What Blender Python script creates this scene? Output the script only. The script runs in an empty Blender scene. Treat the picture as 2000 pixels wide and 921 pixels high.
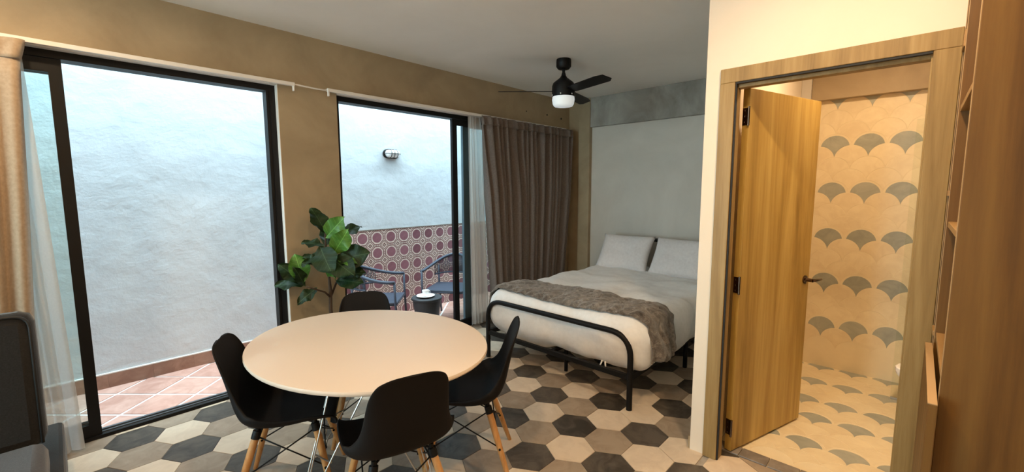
import bpy, bmesh, math, random
from mathutils import Vector, Matrix, noise
random.seed(7)
S = bpy.context.scene
COL = S.collection
PI = math.pi

# ------------------------------------------------------------------ camera
def setup_camera():
    yaw, pitch, roll = math.radians(43.2706), math.radians(6.2565), math.radians(-0.127)
    F = Vector((math.cos(yaw)*math.cos(pitch), math.sin(yaw)*math.cos(pitch), -math.sin(pitch)))
    R = Vector((math.sin(yaw), -math.cos(yaw), 0)); U = R.cross(F)
    R2 = R*math.cos(roll) + U*math.sin(roll); U2 = U*math.cos(roll) - R*math.sin(roll)
    cd = bpy.data.cameras.new('camera'); co = bpy.data.objects.new('camera', cd); COL.objects.link(co)
    m = Matrix.Identity(4)
    for i in range(3):
        m[i][0] = R2[i]; m[i][1] = U2[i]; m[i][2] = -F[i]
    m.translation = Vector((0, 0, 1.5291)); co.matrix_world = m
    cd.sensor_width = 36; cd.lens = 840.42/2000*36; cd.shift_y = 0.00057; cd.clip_start = 0.03
    S.camera = co
setup_camera()
# ------------------------------------------------------------------ world, big lights, exposure
SKY_COL = (0.66, 0.88, 0.98); SKY_STRENGTH = 16.0
w = bpy.data.worlds.new('sky'); S.world = w; w.use_nodes = True
bg = w.node_tree.nodes['Background']; bg.inputs[0].default_value = (*SKY_COL, 1); bg.inputs[1].default_value = SKY_STRENGTH
S.view_settings.view_transform = 'Standard'; S.view_settings.look = 'None'
S.view_settings.exposure = 0.15; S.view_settings.gamma = 1.0; S.view_settings.use_curve_mapping = False
S.cycles.use_denoising = True
S.cycles.max_bounces = 10; S.cycles.diffuse_bounces = 6; S.cycles.transparent_max_bounces = 16
S.cycles.sample_clamp_indirect = 6.0
S.cycles.caustics_reflective = False; S.cycles.caustics_refractive = False
# the sky's light comes in through the open patio and through an unseen window added behind the camera
def portal(name, loc, rot, sx, sy):
    pl = bpy.data.lights.new(name, 'AREA'); pl.shape = 'RECTANGLE'; pl.size = sx; pl.size_y = sy; pl.cycles.is_portal = True
    po = bpy.data.objects.new(name, pl); COL.objects.link(po); po.location = loc; po.rotation_euler = rot
portal('patio_opening', (2.0, 4.4, 4.3), (0, 0, 0), 10.2, 1.3)
portal('added_rear_opening', (-3.22, 2.6, 1.355), (0, -PI/2, 0), 2.42, 1.8)
WARM = (1.0, 0.70, 0.41)
LAMPS = [  # recessed ceiling lamps: x, y, watts
    (1.60, 0.20, 24), (-0.25, 2.75, 16), (0.55, 1.0, 20)]
BATH_W = 21
PENDANT_FILL = 26  # glow of the added fill globe

# ------------------------------------------------------------------ helpers
def link(o, parent=None):
    COL.objects.link(o)
    if parent: o.parent = parent
    return o
def tag(o, label=None, cat=None, group=None, kind=None):
    if label: o['label'] = label
    if cat: o['category'] = cat
    if group: o['group'] = group
    if kind: o['kind'] = kind
    return o
def empty(name, loc=(0, 0, 0), rz=0):
    o = bpy.data.objects.new(name, None); link(o); o.location = loc; o.rotation_euler = (0, 0, rz)
    o.empty_display_size = 0.1
    return o
class MB:
    def __init__(s): s.v = []; s.f = []
    def add(s, vs, fs):
        n = len(s.v); s.v += [tuple(v) for v in vs]; s.f += [tuple(i+n for i in f) for f in fs]; return s
    def box(s, x0, x1, y0, y1, z0, z1):
        return s.add([(x0,y0,z0),(x1,y0,z0),(x1,y1,z0),(x0,y1,z0),(x0,y0,z1),(x1,y0,z1),(x1,y1,z1),(x0,y1,z1)],
                     [(0,3,2,1),(4,5,6,7),(0,1,5,4),(1,2,6,5),(2,3,7,6),(3,0,4,7)])
    def prism(s, pts, z0, z1, bev=0):
        n = len(pts)
        if bev:
            cx = sum(p[0] for p in pts)/n; cy = sum(p[1] for p in pts)/n
            L = [(p[0],p[1],z0) for p in pts] + [(p[0],p[1],z1-bev) for p in pts]
            top = []
            for p in pts:
                d = math.hypot(p[0]-cx, p[1]-cy) or 1; k = max(0, 1-bev*1.2/d)
                top.append((cx+(p[0]-cx)*k, cy+(p[1]-cy)*k, z1))
            L += top
            fs = [tuple(range(2*n, 3*n))]
            for i in range(n):
                j = (i+1) % n; fs += [(i,j,n+j,n+i), (n+i,n+j,2*n+j,2*n+i)]
            return s.add(L, fs)
        L = [(p[0],p[1],z0) for p in pts] + [(p[0],p[1],z1) for p in pts]
        fs = [tuple(range(n-1,-1,-1)), tuple(range(n, 2*n))] + [(i,(i+1)%n,n+(i+1)%n,n+i) for i in range(n)]
        return s.add(L, fs)
    def tube(s, pts, r, n=8, cap=True, closed=False):
        pts = [Vector(p) for p in pts]; m = len(pts)
        rs = r if isinstance(r, (list, tuple)) else [r]*m
        tang = []
        for i in range(m):
            a = pts[(i-1) % m] if (closed or i > 0) else pts[i]; b = pts[(i+1) % m] if (closed or i < m-1) else pts[i]
            tang.append((b-a).normalized())
        t0 = tang[0]; up = Vector((0,0,1)) if abs(t0.z) < .9 else Vector((1,0,0))
        nrm = (up - t0*up.dot(t0)).normalized(); vs = []
        for i in range(m):
            t = tang[i]; nrm = (nrm - t*nrm.dot(t)).normalized(); bn = t.cross(nrm)
            for k in range(n):
                a = 2*PI*k/n; vs.append(pts[i] + (nrm*math.cos(a) + bn*math.sin(a))*rs[i])
        fs = []
        for i in range(m if closed else m-1):
            j = (i+1) % m
            for k in range(n): fs.append((i*n+k, i*n+(k+1)%n, j*n+(k+1)%n, j*n+k))
        if cap and not closed: fs += [tuple(range(n-1,-1,-1)), tuple(range((m-1)*n, m*n))]
        return s.add(vs, fs)
    def lathe(s, prof, cx=0, cy=0, n=24, cap=True):
        vs = []; m = len(prof)
        for r, z in prof:
            for k in range(n): a = 2*PI*k/n; vs.append((cx+r*math.cos(a), cy+r*math.sin(a), z))
        fs = [(i*n+k, i*n+(k+1)%n, (i+1)*n+(k+1)%n, (i+1)*n+k) for i in range(m-1) for k in range(n)]
        if cap: fs += [tuple(range(n-1,-1,-1)), tuple(range((m-1)*n, m*n))]
        return s.add(vs, fs)
    def grid(s, fn, nu, nv, closeu=False):
        vs = [fn(i/nu, j/nv) for i in range(nu+1) for j in range(nv+1)]
        fs = [(i*(nv+1)+j, (i+1)*(nv+1)+j, (i+1)*(nv+1)+j+1, i*(nv+1)+j+1) for i in range(nu) for j in range(nv)]
        return s.add(vs, fs)
    def xform(s, M): s.v = [tuple(M @ Vector(v)) for v in s.v]; return s
    def mesh(s, name, mat=None, smooth=False, angle=None):
        me = bpy.data.meshes.new(name); me.from_pydata(s.v, [], s.f); me.update()
        bm = bmesh.new(); bm.from_mesh(me); bmesh.ops.recalc_face_normals(bm, faces=bm.faces); bm.to_mesh(me); bm.free()
        if smooth:
            for p in me.polygons: p.use_smooth = True
            if angle: me.set_sharp_from_angle(angle=math.radians(angle))
        if mat: me.materials.append(mat)
        return me
    def build(s, name, mat, parent=None, smooth=False, angle=None, bevel=0, solid=0, sub=0):
        o = bpy.data.objects.new(name, s.mesh(name, mat, smooth, angle)); link(o, parent)
        if solid:
            m = o.modifiers.new('s', 'SOLIDIFY'); m.thickness = solid; m.offset = 0
        if bevel:
            m = o.modifiers.new('b', 'BEVEL'); m.width = bevel; m.segments = 2; m.limit_method = 'ANGLE'
        if sub:
            m = o.modifiers.new('u', 'SUBSURF'); m.levels = sub; m.render_levels = sub
        return o
def box(name, mat, b, parent=None, bevel=0):
    return MB().box(*b).build(name, mat, parent, bevel=bevel)
def copy_tree(o, parent=None):
    c = o.copy(); COL.objects.link(c); c.parent = parent
    for ch in list(o.children): copy_tree(ch, c)
    return c
def struct(o): o['kind'] = 'structure'; return o
def arc_pts(pts, r, n=6):
    """round the corners of a polyline"""
    P = [Vector(p) for p in pts]; out = [P[0]]
    for i in range(1, len(P)-1):
        a = (P[i-1]-P[i]); b = (P[i+1]-P[i]); rr = min(r, a.length*.49, b.length*.49)
        a.normalize(); b.normalize(); A = P[i]+a*rr; B = P[i]+b*rr
        for k in range(n+1):
            t = k/n; out.append(A*(1-t)**2 + P[i]*2*t*(1-t) + B*t*t)
    out.append(P[-1]); return out

# ------------------------------------------------------------------ materials
class NT:
    def __init__(s, name):
        s.m = bpy.data.materials.new(name); s.m.use_nodes = True; s.t = s.m.node_tree; s.n = s.t.nodes; s.l = s.t.links
        s.b = s.n['Principled BSDF']; s._tc = None
    def tc(s, out='Object'):
        if not s._tc: s._tc = s.n.new('ShaderNodeTexCoord')
        return s._tc.outputs[out]
    def val(s, sock, v):
        if hasattr(v, 'is_output'): s.l.new(v, sock)
        elif isinstance(v, (tuple, list)) and sock.type == 'RGBA': sock.default_value = (*v[:3], 1)
        else: sock.default_value = v
    def noise(s, scale, detail=4, rough=.55, vec=None, stretch=None, dist=0):
        n = s.n.new('ShaderNodeTexNoise'); n.inputs['Scale'].default_value = scale; n.inputs['Detail'].default_value = detail
        n.inputs['Roughness'].default_value = rough; n.inputs['Distortion'].default_value = dist
        vec = vec or s.tc()
        if stretch:
            mp = s.n.new('ShaderNodeMapping'); s.l.new(vec, mp.inputs[0]); mp.inputs['Scale'].default_value = stretch; vec = mp.outputs[0]
        s.l.new(vec, n.inputs['Vector']); return n.outputs['Fac']
    def ramp(s, fac, stops):
        r = s.n.new('ShaderNodeValToRGB'); e = r.color_ramp.elements
        while len(e) < len(stops): e.new(.5)
        for i, (p, c) in enumerate(stops): e[i].position = p; e[i].color = (*c, 1) if len(c) == 3 else c
        s.l.new(fac, r.inputs[0]); return r.outputs[0]
    def math(s, op, a, b=0, c=None):
        n = s.n.new('ShaderNodeMath'); n.operation = op; s.val(n.inputs[0], a); s.val(n.inputs[1], b)
        if c is not None: s.val(n.inputs[2], c)
        return n.outputs[0]
    def mix(s, fac, a, b, mode='MIX'):
        n = s.n.new('ShaderNodeMix'); n.data_type = 'RGBA'; n.blend_type = mode
        s.val(n.inputs['Factor'], fac); s.val(n.inputs[6], a); s.val(n.inputs[7], b); return n.outputs[2]
    def bump(s, h, strength=.2, dist=.01):
        b = s.n.new('ShaderNodeBump'); b.inputs['Strength'].default_value = strength; b.inputs['Distance'].default_value = dist
        s.l.new(h, b.inputs['Height']); s.l.new(b.outputs[0], s.b.inputs['Normal']); return s
    def col(s, c): s.val(s.b.inputs['Base Color'], c); return s
    def set(s, rough=.5, metal=0, spec=.5):
        s.b.inputs['Roughness'].default_value = rough; s.b.inputs['Metallic'].default_value = metal
        s.b.inputs['Specular IOR Level'].default_value = spec; return s
def plaster(name, c1, c2, scale=1.5, rough=.75, bs=.25, bscale=12, spec=.3, bd=.01):
    t = NT(name); f = t.noise(scale, 6, .6, dist=.6)
    t.col(t.ramp(f, [(.3, c1), (.7, c2)])).set(rough, 0, spec)
    return t.bump(t.noise(bscale, 6, .6), bs, bd).m
def plain(name, c, rough=.5, metal=0, spec=.5, var=.0, bs=0, bscale=60):
    t = NT(name)
    if var:
        d = tuple(x*(1-var) for x in c); t.col(t.ramp(t.noise(9, 4), [(.3, d), (.7, c)]))
    else: t.col(c)
    t.set(rough, metal, spec)
    if bs: t.bump(t.noise(bscale, 5), bs, .004)
    return t.m
def wood(name, dark, mid, light, rough=.5, stretch=(14, 14, .7), scale=1.0):
    t = NT(name); f = t.noise(scale, 6, .6, stretch=stretch, dist=.8); g = t.noise(scale*6, 4, .6, stretch=stretch)
    k = t.math('ADD', t.math('MULTIPLY', f, .75), t.math('MULTIPLY', g, .25))
    t.col(t.ramp(k, [(.33, dark), (.5, mid), (.66, light)])).set(rough, 0, .4)
    return t.bump(g, .12, .003).m
def tilemat(name, c1, c2, scale=7, rough=.5, bs=.08):
    t = NT(name); oi = t.n.new('ShaderNodeObjectInfo')
    vec = t.n.new('ShaderNodeVectorMath'); vec.operation = 'ADD'; t.l.new(t.tc(), vec.inputs[0])
    sc = t.n.new('ShaderNodeVectorMath'); sc.operation = 'SCALE'; sc.inputs[0].default_value = (31, 17, 5); t.l.new(oi.outputs['Random'], sc.inputs['Scale'])
    t.l.new(sc.outputs[0], vec.inputs[1])
    f = t.noise(scale, 6, .62, vec=vec.outputs[0], dist=1.2)
    f = t.math('ADD', f, t.math('MULTIPLY', t.math('SUBTRACT', oi.outputs['Random'], .5), .22))
    t.col(t.ramp(f, [(.3, c1), (.68, c2)])).set(rough, 0, .4)
    return t.bump(t.noise(30, 5, vec=vec.outputs[0]), bs, .003).m
def glassmat(name, tint=(1, 1, 1), refl=.06):
    m = bpy.data.materials.new(name); m.use_nodes = True; t = m.node_tree; t.nodes.clear()
    o = t.nodes.new('ShaderNodeOutputMaterial'); mx = t.nodes.new('ShaderNodeMixShader')
    tr = t.nodes.new('ShaderNodeBsdfTransparent'); gl = t.nodes.new('ShaderNodeBsdfGlossy'); lw = t.nodes.new('ShaderNodeFresnel')
    lw.inputs[0].default_value = 1.35
    tr.inputs[0].default_value = (*tint, 1); gl.inputs['Roughness'].default_value = .02
    t.links.new(lw.outputs[0], mx.inputs[0]); t.links.new(tr.outputs[0], mx.inputs[1]); t.links.new(gl.outputs[0], mx.inputs[2])
    t.links.new(mx.outputs[0], o.inputs[0]); return m
def clothmat(name, c1, c2, rough=.9, scale=40, bs=.15, transl=0, transp=0, stretch=None):
    t = NT(name); f = t.noise(scale, 4, .6, stretch=stretch)
    t.col(t.ramp(f, [(.3, c1), (.7, c2)])).set(rough, 0, .2); t.bump(f, bs, .004)
    t.b.inputs['Sheen Weight'].default_value = .2
    if transl or transp:
        out = t.n['Material Output']; sh = t.b.outputs[0]
        if transl:
            tb = t.n.new('ShaderNodeBsdfTranslucent'); tb.inputs[0].default_value = (*c2, 1)
            mx = t.n.new('ShaderNodeMixShader'); mx.inputs[0].default_value = transl
            t.l.new(sh, mx.inputs[1]); t.l.new(tb.outputs[0], mx.inputs[2]); sh = mx.outputs[0]
        if transp:
            tb = t.n.new('ShaderNodeBsdfTransparent'); mx = t.n.new('ShaderNodeMixShader'); mx.inputs[0].default_value = transp
            t.l.new(sh, mx.inputs[1]); t.l.new(tb.outputs[0], mx.inputs[2]); sh = mx.outputs[0]
        t.l.new(sh, out.inputs[0])
    return t.m
def emit(name, c, s):
    t = NT(name); t.col(c); t.b.inputs['Emission Color'].default_value = (*c, 1); t.b.inputs['Emission Strength'].default_value = s; return t.m

M = dict(
    concrete=plaster('polished_concrete', (.29,.22,.135), (.42,.33,.21), 2.0, .55, .15, 14, .3),
    rough_concrete=plaster('cast_concrete', (.20,.185,.165), (.40,.385,.35), 2.6, .8, .5, 9, .25),
    headwall=plaster('grey_wall_plaster', (.55,.515,.46), (.64,.605,.545), 1.6, .6, .15, 12, .35),
    ceiling=plaster('ceiling_plaster', (.80,.775,.74), (.86,.835,.80), 1.2, .7, .12, 10, .3),
    white=plaster('cream_wall_paint', (.75,.67,.56), (.80,.72,.61), 1.0, .7, .06, 25, .3),
    patio_wall=plaster('white_trowelled_plaster', (.50,.525,.54), (.57,.595,.61), 1.4, .8, .55, 3.0, .2, .035),
    bounce_yard=plaster('pale_bounce_paving', (.70,.69,.67), (.78,.77,.75), 1.0, .85),  # pale ground colour for the added yard, bounces light indoors
    grout=plain('grout', (.42,.38,.33), .9, 0, .2, .2),
    patio_grout=plain('patio_grout', (.78,.75,.72), .9, 0, .2, .1),
    bath_grout=plain('bath_grout', (.78,.67,.46), .8, 0, .3, .06),
    hex_dark=tilemat('charcoal_cement_tile', (.033,.027,.021), (.11,.091,.072), 8, .5),
    hex_taupe=tilemat('taupe_cement_tile', (.25,.19,.138), (.365,.29,.215), 8, .5),
    hex_cream=tilemat('cream_cement_tile', (.58,.47,.355), (.70,.585,.45), 8, .5),
    fan_cream=tilemat('cream_fan_tile', (.71,.59,.39), (.79,.68,.465), 9, .35, .05),
    fan_grey=tilemat('grey_fan_tile', (.30,.315,.27), (.40,.405,.345), 9, .35, .05),
    terracotta=tilemat('terracotta', (.40,.205,.155), (.53,.315,.25), 6, .7),
    skirting=tilemat('terracotta_skirting', (.24,.13,.09), (.36,.21,.15), 6, .7),
    black_metal=plain('black_aluminium', (.006,.006,.0065), .5, .0, .22),
    slate_metal=plain('grey_blue_aluminium', (.10,.145,.18), .4, .2, .5),
    white_paint=plain('white_lacquer', (.78,.76,.72), .4),
    oak=wood('oak_frame', (.19,.115,.038), (.29,.185,.066), (.38,.26,.105), .5),
    leaf_oak=wood('oak_door_leaf', (.23,.13,.022), (.44,.285,.070), (.58,.415,.13), .45, (7,7,.4), 1.0),
    walnut=wood('brown_shelf_board', (.065,.027,.0045), (.13,.060,.011), (.185,.095,.021), .5, (9,9,.5), .9),
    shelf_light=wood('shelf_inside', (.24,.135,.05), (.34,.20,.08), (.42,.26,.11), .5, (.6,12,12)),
    edge=plain('painted_lit_edge', (.42,.27,.13), .5),  # paler wood tone that paints lit board edges
    beech=wood('beech_leg', (.36,.17,.055), (.50,.26,.095), (.58,.33,.14), .45, (30,30,3)),
    shell=plain('black_plastic_shell', (.0075,.0066,.0066), .7, 0, .16, 0, .06, 180),
    chrome=plain('chrome', (.52,.49,.45), .38, 1),
    bronze=plain('dark_nickel', (.16,.11,.08), .25, 1),
    tabletop=plain('white_laminate', (.63,.535,.445), .45, 0, .3),
    fan_black=plain('matt_black_fan', (.005,.005,.0055), .5, 0, .22),
    opal=emit('opal_glass', (.86,.93,.97), .32),
    linen=clothmat('beige_linen', (.36,.27,.185), (.46,.355,.255), .9, 60, .2, .15),
    sheer=clothmat('white_sheer', (.74,.73,.72), (.85,.84,.83), .9, 120, .1, .5, .25),
    drape=clothmat('grey_brown_drape', (.135,.11,.098), (.195,.165,.148), .8, 70, .12, .06),
    duvet=clothmat('white_duvet', (.78,.79,.80), (.85,.86,.87), .9, 30, .12),
    pillow=clothmat('pale_pillowcase', (.66,.63,.63), (.74,.715,.715), .9, 40, .1),
    sofa=clothmat('charcoal_sofa_fabric', (.009,.009,.0095), (.018,.018,.018), .85, 160, .25),
    sofa_seat=clothmat('grey_sofa_cushion', (.035,.035,.04), (.06,.06,.065), .85, 160, .25),
    leaf=None, leaf_dark=None, bark=plain('fig_bark', (.07,.045,.028), .8, 0, .3, .4, .4, 50),
    pot=plain('clay_planter', (.30,.24,.18), .7, 0, .3, .2, .2, 20), soil=plain('soil', (.03,.02,.015), .95, 0, .1, .4),
    rope=plain('slate_rope', (.055,.062,.085), .75, 0, .3), patio_metal=plain('slate_powder_coat', (.045,.055,.08), .5, 0, .4),
    stool=plain('dark_patio_stool', (.022,.024,.028), .55), ceramic=plain('white_ceramic', (.85,.85,.84), .15),
    track=plain('grey_track', (.09,.10,.11), .45, .3, .4),
    glass=glassmat('window_glass', (.93,.97,.96)), shower_glass=glassmat('shower_glass', (.96,.975,.95)),
    stone=tilemat('grey_threshold_stone', (.16,.135,.115), (.27,.235,.20), 9, .4),
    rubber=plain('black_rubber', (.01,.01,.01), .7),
)
def leafmat(name, a0, a1, r, sp):
    t = NT(name); c = t.ramp(t.noise(9, 4), [(.3, a0), (.7, a1)])
    sep = t.n.new('ShaderNodeSeparateXYZ'); t.l.new(t.tc(), sep.inputs[0]); ax = t.math('ABSOLUTE', sep.outputs[0])
    rib = t.math('LESS_THAN', ax, .0022)
    side = t.math('LESS_THAN', t.math('FRACT', t.math('MULTIPLY', t.math('SUBTRACT', sep.outputs[1], t.math('MULTIPLY', ax, .7)), 30)), .09)
    vein = t.math('MAXIMUM', rib, t.math('MULTIPLY', side, .45))
    t.col(t.mix(t.math('MULTIPLY', vein, .55), c, tuple(min(1, v*2.2+.03) for v in a1))).set(r, 0, sp); return t.m
M['leaf'] = leafmat('bright_fig_leaf', (.03,.105,.012), (.08,.21,.032), .42, .35)
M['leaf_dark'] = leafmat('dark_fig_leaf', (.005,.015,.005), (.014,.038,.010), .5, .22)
def furmat():
    t = NT('grey_brown_fur'); f = t.noise(9, 6, .7, dist=2.5); g = t.noise(160, 4, .7, stretch=(1, .35, 1))
    k = t.math('ADD', t.math('MULTIPLY', f, .65), t.math('MULTIPLY', g, .35))
    t.col(t.ramp(k, [(.36, (.028,.021,.016)), (.5, (.14,.115,.094)), (.64, (.34,.30,.26))])).set(.95, 0, .15)
    t.b.inputs['Sheen Weight'].default_value = .5
    return t.bump(k, .8, .02).m
M['fur'] = furmat()
def cement_pattern():
    """flat printed cement tile: maroon disc in a cream octagon, dark octagon line, corner diamonds (tile-local coordinates)"""
    t = NT('printed_cement_tile'); sep = t.n.new('ShaderNodeSeparateXYZ'); t.l.new(t.tc('Object'), sep.inputs[0])
    u = t.math('ABSOLUTE', t.math('DIVIDE', sep.outputs[0], .2)); v = t.math('ABSOLUTE', t.math('DIVIDE', sep.outputs[2], .2))
    oi = t.n.new('ShaderNodeObjectInfo')
    r = t.math('SQRT', t.math('ADD', t.math('MULTIPLY', u, u), t.math('MULTIPLY', v, v)))
    octo = t.math('MAXIMUM', t.math('MAXIMUM', u, v), t.math('MULTIPLY', t.math('ADD', u, v), .7071))
    dia = t.math('ADD', t.math('SUBTRACT', .5, u), t.math('SUBTRACT', .5, v))      # 0 at the corner
    mar = t.ramp(t.math('ADD', t.math('MULTIPLY', t.noise(25, 5), .5), t.math('MULTIPLY', oi.outputs['Random'], .5)),
                 [(.25, (.15,.055,.065)), (.75, (.27,.115,.135))])
    cream = (.62,.50,.43); pink = (.36,.22,.21); dk = (.16,.065,.06)
    def lt(a, b): return t.math('LESS_THAN', a, b)
    c = t.mix(lt(dia, .42), pink, cream)
    c = t.mix(lt(dia, .31), c, dk); c = t.mix(lt(dia, .25), c, cream); c = t.mix(lt(dia, .14), c, dk); c = t.mix(lt(dia, .07), c, cream)
    band = t.math('MINIMUM', u, v); c = t.mix(t.math('MULTIPLY', lt(band, .03), lt(.4, t.math('MAXIMUM', u, v))), c, cream)
    c = t.mix(lt(octo, .455), c, dk); c = t.mix(lt(octo, .40), c, cream); c = t.mix(lt(r, .325), c, mar)
    t.col(c).set(.45, 0, .4); return t.bump(t.noise(40, 4), .08, .003).m
M['cement'] = cement_pattern()

# ------------------------------------------------------------------ the room shell
CEIL, XD, XB, YW = 2.71, 2.468, 4.90, 3.544
struct(box('ceiling', M['ceiling'], (-3.1, 5.1, -1.0, YW+.05, CEIL, CEIL+.14)))
wl = MB().box(-3.1, 5.1, YW, 3.75, 2.315, 4.3).box(1.213, 1.663, YW, 3.75, -.15, 2.315).box(-3.1, -1.4, YW, 3.75, -.15, 2.315).box(4.30, 5.1, YW, 3.75, -.15, 2.315)
struct(wl.build('wall_left', M['concrete']))
struct(box('wall_back', M['headwall'], (4.95, 5.1, .78, YW, -.15, CEIL)))
struct(box('trim_1', M['rough_concrete'], (4.90, 4.95, .88, 3.2, 2.335, CEIL), bevel=.006))
struct(MB().box(4.885, 4.95, 3.2, 3.37, 0, CEIL).box(4.905, 4.95, 3.37, YW, 0, CEIL).build('trim_2', M['concrete'], bevel=.006))
struct(MB().box(XD, 2.58, .79, .88, 0, CEIL).box(XD, 2.58, -.9, -.07, 0, CEIL).box(XD, 2.58, -.07, .79, 2.135, CEIL)
       .build('wall_door', M['white']))
struct(box('wall_alcove', M['white'], (2.58, 4.95, .78, .88, 0, CEIL)))
struct(box('baseboard_alcove', M['concrete'], (2.472, 4.95, .88, .892, .003, .075)))
struct(box('wall_right', M['white'], (-3.1, XD, -.62, -.5, -.15, CEIL)))
struct(MB().box(-3.2, -3.1, -.62, 1.7, -.15, CEIL).box(-3.2, -3.1, 3.5, 3.75, -.15, CEIL).box(-3.2, -3.1, 1.7, 3.5, -.15, .15).box(-3.2, -3.1, 1.7, 3.5, 2.56, CEIL).build('wall_front', M['white']))
struct(box('wall_light_block', M['white'], (-1.7, -1.6, -.5, 1.45, 0, CEIL)))  # unseen wall added to keep the rear daylight off the door wall
struct(box('floor_bounce_yard', M['bounce_yard'], (-16, -3.2, -6, 10, -.35, -.15)))  # pale ground added outside to bounce light up to the ceiling
w3 = struct(empty('window_added', (0, 0, 0)))  # unseen window added to bring daylight onto the bed and ceiling
f3 = MB().box(-3.18, -3.12, 1.7, 1.75, .15, 2.56).box(-3.18, -3.12, 3.45, 3.5, .15, 2.56).box(-3.18, -3.12, 1.75, 3.45, .15, .20).box(-3.18, -3.12, 1.75, 3.45, 2.51, 2.56).box(-3.17, -3.13, 2.58, 2.62, .20, 2.51)
f3.build('window_frame', M['black_metal'], w3)
box('pane', M['glass'], (-3.153, -3.147, 1.75, 2.58, .20, 2.51), w3); box('pane', M['glass'], (-3.153, -3.147, 2.62, 3.45, .20, 2.51), w3)
# screw holes left in the beam over the drapes
for i, (x, z, r) in enumerate([(4.02, 2.47, .007), (4.42, 2.475, .011), (4.72, 2.46, .012)]):
    h = MB().lathe([(r, 0), (r, .004)], n=12); h.xform(Matrix.Translation((x, YW-.003, z)) @ Matrix.Rotation(PI/2, 4, 'X'))
    h.build('screw_hole', M['black_metal'], bpy.data.objects['wall_left'])

# floor with hexagonal tiles
floor = struct(MB().box(-3.1, 2.585, -.62, 3.75, -.15, -.004).box(2.585, 4.95, .78, 3.75, -.15, -.004).build('floor', M['grout']))
HS = .2539; HO = Vector((2.2097, 1.5284)); E1 = Vector((0, -HS)); E3 = Vector((HS*math.cos(PI/6), HS*.5))
HR = HS/math.sqrt(3) - .0016
HEX = [(HR*math.cos(k*PI/3), HR*math.sin(k*PI/3)) for k in range(6)]
hexmesh = {k: MB().prism(HEX, -.006, 0, .0012).mesh('hex_tile_'+k, M['hex_'+k]) for k in ('dark', 'taupe', 'cream')}
ODD = {(2,2): 'cream', (3,2): 'taupe', (3,1): 'cream'}
def clip(poly, axis, val, keep_less):
    out = []
    for i in range(len(poly)):
        a, b = poly[i], poly[(i+1) % len(poly)]
        ia = (a[axis] <= val) == keep_less; ib = (b[axis] <= val) == keep_less
        if ia: out.append(a)
        if ia != ib:
            t = (val-a[axis])/(b[axis]-a[axis]); out.append((a[0]+(b[0]-a[0])*t, a[1]+(b[1]-a[1])*t))
    return out
Fh = Vector((math.cos(math.radians(43.27)), math.sin(math.radians(43.27)))); Rh = Vector((Fh.y, -Fh.x))
rest = {k: MB() for k in hexmesh}
for i in range(-30, 30):
    for j in range(-30, 30):
        c = HO + E1*i + E3*j
        if not (-3.2 < c.x < 5.05 and -.7 < c.y < 3.75): continue
        kind = ODD.get((i, j)) or ('dark', 'taupe', 'cream')[(i+j) % 3]
        poly = [(c.x+p[0], c.y+p[1]) for p in HEX]; cut = False
        def cl(ax, v, less):
            global poly, cut
            if any((p[ax] > v) == less for p in poly): poly = clip(poly, ax, v, less); cut = True
        cl(1, 3.585, True); cl(0, 4.96, True); cl(0, -3.1, False); cl(1, -.6, False)
        if len(poly) >= 3:
            if c.y >= .84 and max(p[0] for p in poly) > XD: cl(1, .80, False)
            elif c.y < .84: cl(0, 2.584, True)
        if len(poly) < 3: continue
        near = c.x*Fh.x + c.y*Fh.y; side = c.x*Rh.x + c.y*Rh.y
        seen = near > 1.0 and abs(side) < near*1.19 + .3 and near*math.tan(math.radians(36)) > 1.2
        if not seen:
            rest[kind].prism(poly, -.006, 0, .0012); continue
        if cut:
            q = [(p[0]-c.x, p[1]-c.y) for p in poly]
            o = MB().prism(q, -.006, 0).build('hex_tile', M['hex_'+kind], floor)
        else:
            o = bpy.data.objects.new('hex_tile', hexmesh[kind]); link(o, floor)
        o.location = (c.x, c.y, 0)
for k, mb in rest.items():
    if mb.v: tag(mb.build('hex_tiles', M['hex_'+k], floor), kind='stuff')

# ------------------------------------------------------------------ windows (sliding glass doors)
def pane(name, parent, x0, x1, y, z0, z1): return box(name, M['glass'], (x0, x1, y-.003, y+.003, z0, z1), parent)
def leaf_frame(parent, x0, x1, y, z0, z1, stile=.05, rail=.06, d=.035, mat='black_metal', right=None):
    right = right or stile
    f = MB().box(x0, x0+stile, y-d/2, y+d/2, z0, z1).box(x1-right, x1, y-d/2, y+d/2, z0, z1)
    f.box(x0+stile, x1-right, y-d/2, y+d/2, z0, z0+rail).box(x0+stile, x1-right, y-d/2, y+d/2, z1-rail, z1)
    o = f.build('sash', M[mat], parent); pane('pane', o, x0+stile, x1-right, y, z0+rail, z1-rail); return o
w1 = struct(empty('window_1', (0, 0, 0)))
fr = MB().box(-1.40, 1.209, 3.59, 3.70, 2.265, 2.315).box(1.150, 1.172, 3.60, 3.63, .012, 2.265).box(1.172, 1.209, 3.59, 3.70, .012, 2.265).box(1.155, 1.172, 3.645, 3.69, .012, 2.265).box(-1.40, -1.35, 3.59, 3.70, .012, 2.265)
fr.build('window_frame', M['black_metal'], w1)
MB().box(-1.40, 1.209, 3.585, 3.605, 0, .022).build('window_track', M['black_metal'], w1)
MB().box(-1.40, 1.209, 3.605, 3.72, 0, .012).box(-1.35, 1.15, 3.635, 3.64, .012, .022).box(-1.35, 1.15, 3.675, 3.68, .012, .022).build('track_rails', M['track'], w1)
leaf_frame(w1, -1.33, .093, 3.615, .022, 2.262, .055, .075)
leaf_frame(w1, -1.34, .090, 3.665, .022, 2.262, .046, .075)
box('reveal', M['white_paint'], (1.209, 1.2135, 3.5435, 3.75, 0, 2.315), w1)
box('head_strip', M['white_paint'], (-1.40, 1.213, 3.541, 3.60, 2.307, 2.3155), w1)
w2 = struct(empty('window_2', (0, 0, 0)))
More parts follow.
